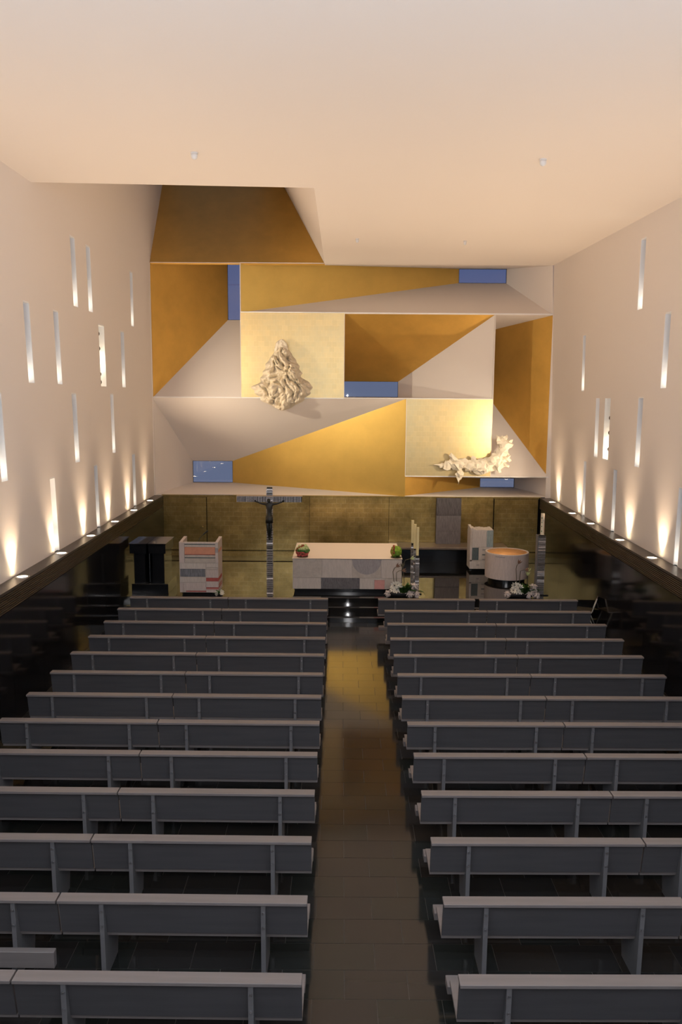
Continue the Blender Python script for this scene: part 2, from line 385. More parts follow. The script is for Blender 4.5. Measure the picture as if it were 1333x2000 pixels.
# ---- chancel: three risers of polished black granite
pl = setting('chancel_platform')
obj('step', B(-5.95, 6.62, 20.29, 20.86, 0, .12), BLACKF, pl, bevel=.004)
obj('step', B(-5.95, 6.62, 20.855, 21.43, 0, .24), BLACKF, pl, bevel=.004)
obj('platform_top', B(-6.1, 6.75, PLAT_Y, YF, 0, PLAT), BLACKF, pl, bevel=.004)

# ---- dark wainscots with louvre grooves, ledge and panels
def wainscot(name, df, wf, sgn):
    t = setting(name)
    ya, yb = -2.9, YF
    n = 20; ed = [ya + (yb-ya)*i/n for i in range(n+1)]
    for a, b in zip(ed, ed[1:]):
        bm = bm_()
        slab(bm, ((df(a+.003), a+.003, 0), (df(b-.003), b-.003, 0), (df(b-.003), b-.003, 2.03), (df(a+.003), a+.003, 2.03)), (-sgn*.04, 0, 0))
        obj('stone_panel', bm, BLACK, t)
    bm = bm_()
    for k in range(8):
        z = 2.045 + k*.038
        slab(bm, ((df(ya), ya, z), (df(yb), yb, z), (df(yb), yb, z+.022), (df(ya), ya, z+.022)), (-sgn*.03, 0, 0))
    obj('louvre', bm, mat('bronze_louvre', (.10, .070, .045), .35, .3), t)['kind'] = 'stuff'
    bm = bm_(); slab(bm, ((df(ya)-sgn*.05, ya, 2.0), (df(yb)-sgn*.05, yb, 2.0), (df(yb)-sgn*.05, yb, 2.38), (df(ya)-sgn*.05, ya, 2.38)), (-sgn*.02, 0, 0)); obj('louvre_backing', bm, BLACK, t)
    bm = bm_()
    slab(bm, ((df(ya), ya, LEDGE_Z), (df(yb), yb, LEDGE_Z), (wf(yb, LEDGE_Z)-sgn*.05, yb, LEDGE_Z), (wf(ya, LEDGE_Z)-sgn*.05, ya, LEDGE_Z)), (0, 0, -.05))
    obj('ledge', bm, LEDGE, t)
    return t
wainscot('trim_1', dl, wl, 1)
wainscot('trim_2', dr, wr, -1)

# uplights sunk in the ledges
ORD = ['', 'nearest to the altar', 'second from the altar', 'third from the altar', 'fourth from the altar', 'fifth from the altar', 'sixth from the altar', 'seventh from the altar', 'eighth from the altar', 'ninth from the altar']
def uplight(side, y, k):
    df, wf, sg = (dl, wl, 1) if side == 'left' else (dr, wr, -1)
    x = df(y)*.56 + wf(y, LEDGE_Z)*.44
    t = thing('ledge_uplight', 'round recessed uplight in the %s wall ledge, %s' % (side, ORD[k]), 'uplight', (x, y, LEDGE_Z), 0, 'uplights along the %s ledge' % side)
    bm = bm_(); lathe(bm, (0, 0, 0), [(.095, .001), (.095, .012), (.125, .012), (.13, .002), (.13, -.03), (.09, -.03)], 24); obj('ring', bm, STEEL, t, smooth=True)
    bm = bm_(); cyl(bm, (0, 0, -.02), (0, 0, .006), .094, n=24); obj('lens', bm, LENS, t)
    light('beam', 'SPOT', (-.02*sg, 0, .03), (-.34*sg, .0, 1.03), 145, LAMP, t, spot_size=math.radians(74), spot_blend=1., shadow_soft_size=.04)
    light('spill', 'SPOT', (.03*sg, 0, .04), (.85*sg, 0, 1.04), 300, LAMP, t, spot_size=math.radians(112), spot_blend=.9, shadow_soft_size=.06)
for k, y in enumerate((25.72, 23.48, 21.3, 19.06, 16.88, 14.61, 12.4, 10.1)): uplight('left', y, k+1)
for k, y in enumerate((26.05, 23.5, 21.54, 19.01, 16.84, 14.6, 12.4, 10.1)): uplight('right', y, k+1)

# ------------------------------------------------------------------ front wall: splayed light funnels and gold leaf
wf_ = setting('wall_front')
def fq(n, quad, m, th): 
    bm = bm_(); slab(bm, quad, th); return obj(n, bm, m, wf_)
YB = 29.7
def funnel(x0, x1, z0, z1, bx0, bx1, bz0, bz1, mats, yb=YB, x1t=None, zr=None):
    """front opening -> smaller window behind; mats = left, right, top, bottom. Corners may lean a little."""
    f = {'bl': (x0, YF, z0), 'br': (x1, YF, z0), 'tl': (x0, YF, z1), 'tr': (x1t if x1t is not None else x1, YF, zr if zr is not None else z1)}
    b = {'bl': (bx0, yb, bz0), 'br': (bx1, yb, bz0), 'tl': (bx0, yb, bz1), 'tr': (bx1, yb, bz1)}
    fq('funnel_left_face', (f['bl'], f['tl'], b['tl'], b['bl']), mats[0], (-.02, 0, 0))
    fq('funnel_right_face', (f['br'], f['tr'], b['tr'], b['br']), mats[1], (.02, 0, 0))
    fq('funnel_top_face', (f['tl'], f['tr'], b['tr'], b['tl']), mats[2], (0, 0, .02))
    fq('funnel_bottom_face', (f['bl'], f['br'], b['br'], b['bl']), mats[3], (0, 0, -.02))
    wn[0] += 1
    o = setting('window_%d' % wn[0], (bx0, yb, bz0)); w, h = bx1-bx0, bz1-bz0
    bm = bm_(); e = .010
    box(bm, -.02, e, 0, .06, -.02, h+.02); box(bm, w-e, w+.02, 0, .06, -.02, h+.02); box(bm, e, w-e, 0, .06, -.02, e); box(bm, e, w-e, 0, .06, h-e, h+.02)
    obj('window_frame', bm, BLACK, o)
    obj('pane', B(e, w-e, .02, .03, e, h-e), GLASS, o)
Z1, Z2, Z0 = 5.655, 8.385, 2.42
P_ = PLASTER
funnel(-6.20, -3.31, Z1, 9.93, -4.06, -3.30, 8.37, 10.31, (GOLD_DARK, P_, P_, P_))                               # top left
funnel(-3.31, 6.82, Z2, 9.94, 4.09, 5.77, 9.70, 10.19, (GOLD, P_, P_, P_), x1t=6.76)                                  # top right
funnel(.07, 4.97, Z1+.015, Z2, -.35, 2.015, 5.70, 6.255, (P_, P_, GOLD_DARK, P_))                                        # middle
funnel(4.97, 6.90, 3.10, Z2-.02, 3.70, 4.93, 6.15, 7.99, (P_, GOLD_DARK, P_, P_), x1t=6.82)                                # right
funnel(-6.25, 2.13, Z0, Z1, -5.40, -3.95, 2.585, 3.37, (P_, GOLD, P_, P_))                                                   # lower left
funnel(2.13, 6.95, Z0+.02, 3.10, 5.055, 6.305, 2.475, 2.81, (GOLD_DARK, P_, P_, P_))                                          # lower right
obj('gold_leaf_panel', B(-3.31, .07, YF-.02, YF+.05, Z1, Z2), LEAF_BRIGHT, wf_)
obj('gold_leaf_panel', B(2.13, 4.97, YF-.02, YF+.05, 3.10, Z1+.015), LEAF_BRIGHT, wf_)
for a in ((-6.20, .07, Z1-.02, Z1+.012), (-3.31, 6.82, Z2, Z2+.03), (2.13, 6.90, 3.085, 3.115), (.07, 4.97, Z1-.005, Z1+.02)):
    obj('edging', B(a[0], a[1], YF-.03, YF+.02, a[2], a[3]), REVEAL, wf_)
for a in ((-3.318, -3.303, Z1, 9.9), (4.965, 4.98, 3.1, Z2), (.062, .078, Z1, Z2), (2.122, 2.137, 3.1, Z1)):
    obj('edging', B(a[0], a[1], YF-.03, YF+.02, a[2], a[3]), PLASTER, wf_)
obj('corner_strip', B(6.83, 7.25, YF-.005, YF+.05, 2.4, 9.96), PLASTER, wf_); obj('corner_strip', B(-6.6, -6.21, YF-.005, YF+.05, 2.4, 9.93), PLASTER, wf_)

# lower band of worn gold leaf
for x0, x1 in ((-4.49, -1.06), (-1.05, 1.60), (1.61, 5.10)):
    obj('gold_leaf_panel', B(x0, x1, YF-.02, YF+.08, .56, 2.40), LEAF_DIM, wf_)
obj('gold_leaf_strip', B(-6.1, 6.75, YF-.005, YF+.08, .36, .53), LEAF_DIM, wf_)
obj('gold_leaf_strip', B(-5.99, 6.67, YF-.05, YF+.1, 2.395, 2.425), LEAF_DIM, wf_)
obj('backing', B(-6.4, 7.1, YF+.09, YF+.2, .3, 2.42), BLACK, wf_)
for k, (x0, x1, hx) in enumerate(((-5.97, -4.50, -4.68), (5.12, 6.62, 6.42))):
    d = struct('door_%d' % (k+1), B(x0+.02, x1-.02, YF+.0, YF+.07, .56, 2.34), LEAF_DIM)
    obj('door_head', B(x0, x1, YF-.02, YF+.08, 2.35, 2.40), LEAF_DIM, d)
    bm = bm_(); box(bm, hx-.06, hx+.06, YF-.05, YF-.03, 1.33, 1.35); box(bm, hx+.03, hx+.05, YF-.04, YF, 1.32, 1.36)
    obj('door_handle', bm, mat('brass', (.8, .6, .25), .25, 1.), d)

# ------------------------------------------------------------------ pews
def make_pew(L, label, folded=False):
    t = thing('pew', label, 'pew', group='grey pews in rows facing the altar')
    obj('book_ledge', B(0, L, 0, .14, .818, .85), PEW, t, bevel=.003)
    bm = bm_(); prism(bm, [(.045, .818), (.075, .818), (.135, .455), (.105, .455)], 0, L); obj('backrest', bm, PEW_SHADED, t)
    bm = bm_(); prism(bm, [(.135, .44), (.56, .465), (.56, .43), (.135, .405)], 0, L); obj('seat', bm, PEW, t)
    xs = (L*.176, L*.824)
    for x in xs:
        bm = bm_(); prism(bm, [(.012, .817), (.044, .817), (.104, .45), (.134, .404), (.52, .427), (.44, 0), (.035, 0)], x-.022, x+.022)
        lg = obj('leg', bm, PEWD, t)
        for z in (.74, .58):
            b2 = bm_(); cyl(b2, (x, .012+(.817-z)*.03, z), (x, -.002+(.817-z)*.03, z), .011, n=8); obj('bolt', b2, BOLT, lg)
    if folded:
        obj('kneeler', B(0, L, -.085, -.015, .20, .37), PEW, t, bevel=.004)
        for x in xs: obj('kneeler_arm', B(x-.025, x+.025, -.02, .04, .03, .22), PEWD, t)
    else:
        obj('kneeler', B(0, L, -.36, -.20, .185, .265), PEW, t, bevel=.004)
        for x in xs:
            bm = bm_(); prism(bm, [(.04, 0), (.04, .06), (-.22, .19), (-.34, .19), (-.30, .13)], x-.025, x+.025); obj('kneeler_arm', bm, PEWD, t)
    return t
ROWS = ['first', 'second', 'third', 'fourth', 'fifth', 'sixth', 'seventh', 'eighth', 'ninth', 'tenth', 'eleventh', 'twelfth', 'thirteenth']
COLS = [(-5.11, -2.735, 'outer pew by the left wall'), (-2.72, -.30, 'pew left of the aisle'), (1.02, 3.365, 'pew right of the aisle'), (3.38, 5.76, 'outer pew by the right wall')]
PD0, PS = 19.31, 1.0934
protos = {}
for c, (xa, xb, what) in enumerate(COLS):
    for r in range(13):
        y = PD0 - r*PS
        end = ', by the steps' if r == 0 else (', nearest the camera' if r == 12 else '')
        lab = 'grey %s, %s row from the altar%s' % (what, ROWS[r], end)
        folded = (c == 0 and r == 11)
        if folded: lab = 'grey outer pew by the left wall with kneeler folded up, twelfth row from the altar'
        key = ('f' if folded else c)
        if key not in protos:
            p = protos[key] = make_pew(xb-xa, lab, folded)
        else:
            p = copy_tree(protos[key]); p['label'] = lab
        rz = -.0067 if c < 2 else .0067
        p.location = (xa - (.10 if (r == 0 and c == 2) else 0), y + (.0067*(abs(xa-.36)) if c < 2 else .0067*abs(xa-.36)), 0); p.rotation_euler = (0, 0, rz)

# ------------------------------------------------------------------ altar
def blocks(t, L, y, specs, x0, z1, w, h, th=.04):
    """stone blocks on a front face; specs in fractions from the top left corner: (fx0, fx1, fy0, fy1, material, proud)"""
    for fx0, fx1, fy0, fy1, m, pr in specs:
        g = .0025
        obj('stone_block', B(x0+fx0*w+g-L[0], x0+fx1*w-g-L[0], y-pr-L[1], y+th-L[1], z1-fy1*h+g-L[2], z1-fy0*h-g-L[2]), m, t)
AX0, AX1, AY0, AY1, AZ0, AZ1 = -1.315, 1.68, 22.01, 24.42, .465, 1.295
L = ((AX0+AX1)/2, (AY0+AY1)/2, PLAT)
al = thing('altar', 'large block altar of pale mottled stone panels on a black plinth', 'altar', L)
obj('plinth', B(AX0+.05-L[0], AX1-.05-L[0], AY0+.06-L[1], AY1-.06-L[1], 0, AZ0-PLAT+.005), BLACK, al)
obj('core', B(AX0+.02-L[0], AX1-.02-L[0], AY0+.04-L[1], AY1-.02-L[1], AZ0-PLAT, AZ1-PLAT), STONE, al)
w, h = AX1-AX0, AZ1-AZ0
blocks(al, L, AY0, [(0, .27, 0, .625, STONEB, 0), (.27, .545, 0, .625, STONE, .002), (.545, .81, 0, .625, STONEB, 0), (.81, 1, 0, .625, STONE, .001),
                    (0, .26, .625, 1, STONE, .002), (.26, .615, .625, 1, STONEDG, 0), (.615, .75, .625, 1, STONE, .001), (.75, .845, .69, 1, ROSE, .001), (.75, .845, .625, .69, STONE, 0), (.845, 1, .625, 1, STONEB, 0)],
       AX0, AZ1, w, h)
bm = bm_()                                       # the half-round grey inlay
cx, rr = AX0+.678*w-L[0], .135*w; pts = [(cx + rr*math.cos(a), AZ1-PLAT-.004 + .50*h*math.sin(a)) for a in [PI + PI*i/20 for i in range(21)]]
a = [bm.verts.new((x, AY0-.0045-L[1], z)) for x, z in pts]; b = [bm.verts.new((x, AY0+.01-L[1], z)) for x, z in pts]
bm.faces.new(a); bm.faces.new(b[::-1])
for i in range(21): bm.faces.new((a[i], b[i], b[(i+1) % 21], a[(i+1) % 21]))
obj('stone_inlay', bm, STAIN, al)
o = obj('altar_cloth', B(AX0-.012, AX1+.012, AY0-.012, AY1+.01, AZ1+.012, AZ1+.024), CLOTH, bevel=.004); tag(o, 'plain cream cloth covering the whole altar top', 'altar cloth')
obj('top_slab', B(AX0-L[0], AX1-L[0], AY0-L[1], AY1-L[1], AZ1-PLAT, AZ1-PLAT+.012), STONEDG, al)
ZT = AZ1+.024

# ------------------------------------------------------------------ ambo
MX0, MX1, MY0, MY1, MZ0, MZ1 = -4.33, -3.285, 21.57, 22.30, .445, 1.82
L = ((MX0+MX1)/2, (MY0+MY1)/2, PLAT)
am = thing('ambo', 'open-backed stone reading desk with salmon and red bands at the left', 'lectern', L)
obj('plinth', B(MX0+.06-L[0], MX1-.06-L[0], MY0+.06-L[1], MY1-.04-L[1], 0, .09), BLACK, am)
obj('front_core', B(MX0+.01-L[0], MX1-.01-L[0], MY0+.03-L[1], MY0+.10-L[1], MZ0-PLAT, MZ1-PLAT-.005), STONEB, am)
blocks(am, L, MY0, [(0, .135, 0, .41, STONEP, .004), (.135, .925, 0, .035, STONEP, .002), (.135, .925, .035, .052, DTEAL, -.006), (.135, .925, .052, .095, STONE, 0), (.135, .925, .095, .24, SALMON, 0),
    (.135, .925, .24, .252, RED, -.006), (.135, .925, .252, .30, STONEB, -.002), (.135, .925, .30, .315, DTEAL, -.006), (.135, .925, .315, .41, STONEB, -.002),
    (.925, 1, 0, .115, STONE, .004), (.925, 1, .115, .205, STAIN, .004), (.925, 1, .205, .41, STONEP, .004),
    (0, .68, .41, .53, STONE, .002), (.68, 1, .41, .495, STONE, .002), (.68, 1, .495, .54, STONEB, .002),
    (0, .02, .53, .685, STONE, .001), (.02, .28, .53, .685, STONEG, 0), (.28, .66, .53, .685, STONEG, .002), (.66, .68, .53, .685, STONE, .001), (.68, 1, .54, .705, STONEP, .002),
    (0, .68, .685, .80, STONE, .003), (.68, 1, .705, .775, RED, .002), (.68, 1, .775, .895, STONEP, .002), (.68, 1, .895, .92, RED, .002), (.68, 1, .92, .94, ROSE, .001), (.68, 1, .94, 1, STONEP, .002),
    (0, .09, .80, 1, STONEP, .003), (.09, .68, .80, .965, STONEP, .001), (.09, .16, .965, 1, STONEP, 0), (.16, .68, .965, .988, RED, .001), (.16, .68, .988, 1, STONEP, 0)],
    MX0, MZ1, MX1-MX0, MZ1-MZ0)
for s, x0 in ((0, MX0), (1, MX1-.08)):
    bm = bm_(); prism(bm, [(MY0+.04-L[1], MZ0-PLAT), (MY1-L[1], MZ0-PLAT), (MY1-L[1], 1.86-PLAT), (MY0+.04-L[1], MZ1-PLAT)], x0-L[0], x0+.08-L[0]); obj('side_panel', bm, STONEP, am)
for z0, z1, m in ((.74, .83, RED), (.54, .575, RED), (.60, .63, RED), (1.50, 1.58, SALMON)):
    obj('side_band', B(MX1-L[0]-.01, MX1+.004-L[0], MY0+.04-L[1], MY0+.60-L[1], z0-PLAT+.03, z1-PLAT+.03), m, am)
bm = bm_(); slab(bm, ((MX0+.08-L[0], MY0+.11-L[1], 1.66-PLAT), (MX1-.08-L[0], MY0+.11-L[1], 1.66-PLAT), (MX1-.08-L[0], MY1-.04-L[1], 1.46-PLAT), (MX0+.08-L[0], MY1-.04-L[1], 1.46-PLAT)), (0, 0, -.03)); obj('reading_shelf', bm, STONEB, am)
bm = bm_(); p0 = Vector((-.08, -.05, 1.33)); tube(bm, [p0-Vector((0, 0, .16)), p0, p0+Vector((.05, .02, .18)), p0+Vector((.17, .04, .30))], .008, 6)
o = obj('microphone', bm, BRONZE, am); bm = bm_(); d = Vector((.12, .02, .10)).normalized(); q = p0+Vector((.16, .04, .29)); cyl(bm, q, q+d*.15, .018, .024, 10); obj('microphone_head', bm, BRONZE, o)

# ------------------------------------------------------------------ processional cross
cx, cyy = -1.86, 21.13
cr_ = thing('standing_cross', 'tall ribbed silver cross with a dark bronze figure standing left of the altar', 'cross', (cx, cyy, PLAT))
RIB = mat('weathered_silver_rib', (.43, .40, .39), .36, .6, noise_s=16, noise_amt=.45, stretch=(1, 1, 6))
bm = bm_(); box(bm, -.25, .25, -.2, .2, 0, .03); obj('base_plate', bm, BLACK, cr_)
sh = obj('shaft', B(-.07, .07, -.02, .05, .03, 3.0), BRONZE, cr_)
bm = bm_(); z = .05
while z < 2.98:
    h_ = R.uniform(.022, .045); tl = R.uniform(-.012, .012); vs = box(bm, -.085, .085, -.045, .052, z, z+h_)
    for v in vs[:2] + vs[4:6]: v.co.y += tl if v.co.z > z else -tl
    z += h_ + R.uniform(.016, .03)
obj('rib', bm, RIB, sh)['kind'] = 'stuff'
sh = obj('crossbar', B(-.84, .84, -.02, .05, 2.62, 2.755), BRONZE, cr_)
bm = bm_(); x = -.85
while x < .83: h_ = R.uniform(.018, .03); box(bm, x, x+h_, -.042+R.uniform(-.006, .006), .055, 2.615, 2.765); x += h_+R.uniform(.012, .022)
obj('rib', bm, RIB, sh)['kind'] = 'stuff'
obj('crossbar_cap', B(-.855, .855, -.045, .06, 2.765, 2.785), mat('light_oak', (.5, .36, .22), .5), cr_)
# the figure: skeleton of connected edges grown with a skin modifier
def skin_obj(name, verts, edges, rad, m, parent, sub=1):
    me = bpy.data.meshes.new(name); me.from_pydata(verts, edges, []); o = link(name, me, None)
    sk = o.modifiers.new('skin', 'SKIN')
    for i, r in enumerate(rad): me.skin_vertices[0].data[i].radius = (r, r) if not isinstance(r, tuple) else r
    me.skin_vertices[0].data[0].use_root = True
    ss = o.modifiers.new('sub', 'SUBSURF'); ss.levels = sub; ss.render_levels = sub
    dg = bpy.context.evaluated_depsgraph_get(); e = o.evaluated_get(dg); m2 = bpy.data.meshes.new_from_object(e)
    o.modifiers.clear(); o.data = m2; m2.materials.clear(); m2.materials.append(m)
    for p in m2.polygons: p.use_smooth = True
    o.parent = parent; return o
V = [(0, -.10, 2.22), (0, -.105, 2.36), (0, -.105, 2.50), (.0, -.11, 2.595), (-.012, -.135, 2.665), (-.015, -.135, 2.73),
     (-.075, -.10, 2.57), (-.20, -.08, 2.58), (-.31, -.07, 2.62), (-.35, -.065, 2.632), (.075, -.10, 2.57), (.20, -.08, 2.58), (.31, -.07, 2.62), (.35, -.065, 2.632),
     (-.045, -.11, 2.15), (-.035, -.15, 1.93), (-.008, -.085, 1.70), (-.004, -.11, 1.64), (.045, -.11, 2.15), (.04, -.155, 1.93), (.016, -.10, 1.70), (.012, -.125, 1.64)]
E_ = [(0, 1), (1, 2), (2, 3), (3, 4), (4, 5), (2, 6), (6, 7), (7, 8), (8, 9), (2, 10), (10, 11), (11, 12), (12, 13), (0, 14), (14, 15), (15, 16), (16, 17), (0, 18), (18, 19), (19, 20), (20, 21)]
rad = [(.075, .055), (.062, .05), (.08, .055), .03, .05, .042, .036, .026, .019, .016, .036, .026, .019, .016, .05, .038, .025, .02, .05, .038, .025, .02]
fg = skin_obj('bronze_figure', V, E_, rad, BRONZE, cr_, 1)
bm = bm_(); lathe(bm, (0, -.105, 2.17), [(.10, -.09), (.098, 0), (.092, .09), (.07, .10)], 14); bmesh.ops.scale(bm, vec=(1, .75, 1), verts=bm.verts, space=Matrix.Translation((0, .105, 0))); obj('loincloth', bm, BRONZE, fg, smooth=True)
for s in (-1, 1):
    bm = bm_()
    for f in range(4): tube(bm, [(s*.345, -.065, 2.625+f*.008), (s*(.375), -.07, 2.632+f*.011), (s*.395, -.085, 2.632+f*.013)], [.006, .006, .004], 5)
    tube(bm, [(s*.335, -.065, 2.635), (s*.35, -.08, 2.66), (s*.365, -.085, 2.675)], [.007, .006, .004], 5)
    obj('fingers', bm, BRONZE, fg)

# ------------------------------------------------------------------ black double console at the left
L = (-5.2, 22.3, PLAT)
pc = thing('black_console', 'glossy black double-pillar console with two top plates by the left dark wall', 'console', L)
obj('base', B(-.46, .53, -.60, .55, 0, .28), LACQ, pc, bevel=.006)
obj('pillar', B(-.40, -.10, -.52, .45, .27, 1.12), LACQ, pc, bevel=.006)
obj('pillar', B(.10, .42, -.52, .45, .27, 1.12), LACQ, pc, bevel=.006)
for x0, x1 in ((-.52, -.035), (-.015, .49)):
    obj('head_block', B(x0+.02, x1-.02, -.57, .50, 1.11, 1.36), LACQ, pc, bevel=.005)
    obj('top_plate', B(x0, x1, -.60, .55, 1.36, 1.386), LACQ, pc, bevel=.004)
obj('back_panel', B(-.11, .11, .36, .40, .27, 1.12), LACQ, pc)
bm = bm_(); box(bm, .0, .012, -.45, -.43, .30, 1.10); obj('divider', bm, STEEL, pc)

# ------------------------------------------------------------------ long bench with stone back slab
L = (3.55, 26.7, PLAT)
be = thing('long_bench', 'long black stone bench against the gold wall right of the altar', 'bench', L)
obj('bench_base', B(-1.75, 1.80, -.28, .40, 0, .44), BLACK, be)
bm = bm_(); prism(bm, [(-.46, .44), (-.42, .41), (.45, .41), (.45, .515), (-.42, .515), (-.46, .485)], -1.95, 1.90); obj('seat_slab', bm, mat('brown_grey_stone', (.16, .125, .10), .35, noise_s=5, noise_amt=.2), be)
L2 = (3.57, 26.92, PLAT+.515)
bs = thing('back_slab', 'tall grey veined stone slab standing on the long bench', 'stone slab', L2)
for z0, z1, m in ((0, .43, SLAB), (.432, .95, SLAB), (.952, 1.53, SLABD)): obj('stone_block', B(-.41, .41, -.07, .08, z0, z1), m, bs, bevel=.004)

# ------------------------------------------------------------------ tabernacle pillar
TX0, TX1, TY, TZ0, TZ1 = 3.99, 4.70, 24.88, .455, 1.66
L = ((TX0+TX1)/2, TY+.3, PLAT)
tb = thing('tabernacle_pillar', 'white stone pillar with teal blocks and a broken top edge, behind the font', 'pillar', L)
obj('plinth', B(-.27, .29, -.22, .25, 0, .10), BLACK, tb)
obj('core', B(-.35, .35, -.27, .30, .09, 1.26), STONE, tb)
blocks(tb, L, TY, [(0, .10, 0, .43, STONEB, 0), (.10, .72, 0, .43, STONE, .003), (.72, 1, 0, .43, TEAL, .001), (0, .10, .43, .80, STONEP, .001), (.10, .38, .45, .77, DTEAL, 0), (.10, .38, .43, .45, STONE, .002), (.38, .76, .43, .77, STONE, .002),
    (.76, 1, .43, .74, STONEP, .001), (.80, .92, .74, .88, DTEAL, .002), (.92, 1, .74, .88, STONE, 0), (.76, .80, .74, .88, STONE, 0), (.76, 1, .88, 1, STONE, .001), (.0, .76, .80, 1, STONE, .003), (.0, .10, .77, .80, STONE, .001), (.10, .76, .77, .80, STONE, .001)], TX0, TZ1, TX1-TX0, TZ1-TZ0)
for fx0, fx1, fy, m in ((.54, .68, .63, DTEAL), (.54, .68, .50, STAIN), (.54, .68, .75, STAIN), (.30, .42, .90, STAIN)):
    x0 = TX0+fx0*(TX1-TX0)-L[0]; z = TZ1-fy*(TZ1-TZ0)-PLAT
    obj('stone_inlay', B(x0, x0+(fx1-fx0)*.71, TY-.006-L[1], TY+.01-L[1], z-.018, z+.018), m, tb)
bm = bm_(); n = 9                                    # ragged top
tops = [.09, .03, .0, .012, .018, .01, .0, .005, .02, .07]
for i in range(n):
    xa, xb = -.345 + .69*i/n, -.345+.69*(i+1)/n
    prism(bm, [(-.295, 1.25), (.29, 1.25), (.29, 1.31+tops[i]), (-.295, 1.31+.6*tops[i])], xa, xb)
obj('broken_edge', bm, STONE, tb)

# ------------------------------------------------------------------ font
L = (4.90, 23.72, PLAT)
fo = thing('baptismal_font', 'round drum-shaped white stone font with an orange bowl inside', 'font', L)
bm = bm_(); cyl(bm, (0, 0, 0), (0, 0, .13), .53, n=48); obj('plinth', bm, BLACK, fo)
bm = bm_(); lathe(bm, (0, 0, 0), [(.60, .12), (.63, .13), (.63, .85), (.625, .87), (.58, .87), (.575, .85), (.55, .60), (.52, .56)], 64); obj('drum', bm, STONEP, fo)
bm = bm_(); lathe(bm, (0, 0, 0), [(.573, .858), (.56, .80), (.50, .66), (.35, .56), (.12, .53), (.02, .53)], 48); obj('bowl', bm, BOWL, fo, smooth=True)
bm = bm_()
for i in range(10):
    a = math.radians(228 + i*2.6); b2 = math.radians(228+(i+1)*2.6)
    slab(bm, ((.632*math.cos(a), .632*math.sin(a), .79), (.632*math.cos(b2), .632*math.sin(b2), .79), (.632*math.cos(b2), .632*math.sin(b2), .815), (.632*math.cos(a), .632*math.sin(a), .815)), (.004*math.cos(a), .004*math.sin(a), 0))
obj('stone_inlay', bm, STAIN, fo)

# ------------------------------------------------------------------ candle stands and candles
def ribbed(bm, x0, x1, y0, y1, z0, z1, step=.05):
    z = z0
    while z < z1-.06:
        h_ = step*R.uniform(.45, .8); tl = R.uniform(-.008, .008); vs = box(bm, x0+R.uniform(0, .004), x1-R.uniform(0, .004), y0+R.uniform(-.003, .003), y1, z, z+h_)
        for v in vs[:2] + vs[4:6]: v.co.y += tl if v.co.z > z else -tl
        z += h_ + step*.3
def column(parent, x0, x1, y0, y1, z0, z1, step=.05):
    c = obj('column', B(x0+.012, x1-.012, y0+.014, y1-.008, z0, z1), BRONZE, parent)
    bm = bm_(); ribbed(bm, x0, x1, y0, y1, z0, z1, step); obj('rib', bm, RIB, c)['kind'] = 'stuff'
L = (5.48, 22.05, PLAT)
ps = thing('candle_stand', 'tall square ribbed silver stand for one thick candle, right of the font', 'candle stand', L)
obj('base_plate', B(-.2, .2, -.2, .2, 0, .025), BLACK, ps)
column(ps, -.10, .10, -.10, .10, .025, 1.65)
obj('cheek', B(-.125, -.098, -.11, .11, .025, 1.645), PEWD, ps)
t = thing('thick_candle', 'thick cream candle with red and green paint marks on the right stand', 'candle', (5.492, 22.04, PLAT+1.655))
bm = bm_(); cyl(bm, (0, 0, 0), (0, 0, .585), .052, .050, 20); obj('wax', bm, WAXW, t, smooth=False)
bm = bm_(); cyl(bm, (0, 0, .58), (0, 0, .60), .003, n=6); obj('wick', bm, BRONZE, t)
bm = bm_()
for z0, z1 in ((.06, .15), (.18, .33), (.36, .42), (.46, .55)): slab(bm, [(.053*math.cos(a), .053*math.sin(a), z) for a, z in ((-.5, z0), (-.15, z0), (-.15, z1), (-.5, z1))], (.003, 0, 0))
obj('red_mark', bm, RED, t)
bm = bm_()
for z0, z1 in ((.08, .12), (.22, .25), (.33, .36), (.44, .49)): slab(bm, [(.053*math.cos(a), .053*math.sin(a), z) for a, z in ((-2.4, z0), (-2.0, z0), (-2.0, z1), (-2.4, z1))], (-.002, -.002, 0))
obj('green_mark', bm, LEAFG, t)
bm = bm_(); slab(bm, [(.053*math.cos(a), .053*math.sin(a), z) for a, z in ((-2.3, .385), (-1.2, .385), (-1.2, .40), (-2.3, .40))], (0, -.003, 0)); obj('dark_mark', bm, BRONZE, t)

L = (2.04, 22.05, PLAT)
cs = thing('candle_stand', 'cluster of three stepped ribbed silver columns for tall candles, right of the altar', 'candle stand', L)
obj('base_plate', B(-.18, .18, -.16, .2, 0, .025), BLACK, cs)
spec = [(-.075, .10, .035, 1.38, .63, 'tallest and leftmost'), (-.01, .035, .035, 1.235, .68, 'middle'), (.055, -.06, .055, 1.065, .78, 'rightmost and lowest')]
for x, y, hw, hh, ch, what in spec:
    column(cs, x-hw, x+hw, y-hw, y+hw, .025, hh, .045)
    t = thing('tall_candle', 'tall square cream candle, %s of the three beside the altar' % what, 'candle', (L[0]+x, L[1]+y, PLAT+hh), 0, 'tall candles right of the altar')
    obj('wax', B(-.034, .034, -.034, .034, 0, ch), WAX, t, bevel=.004)
    bm = bm_(); cyl(bm, (0, 0, ch-.005), (0, 0, ch+.012), .003, n=6); obj('wick', bm, BRONZE, t)

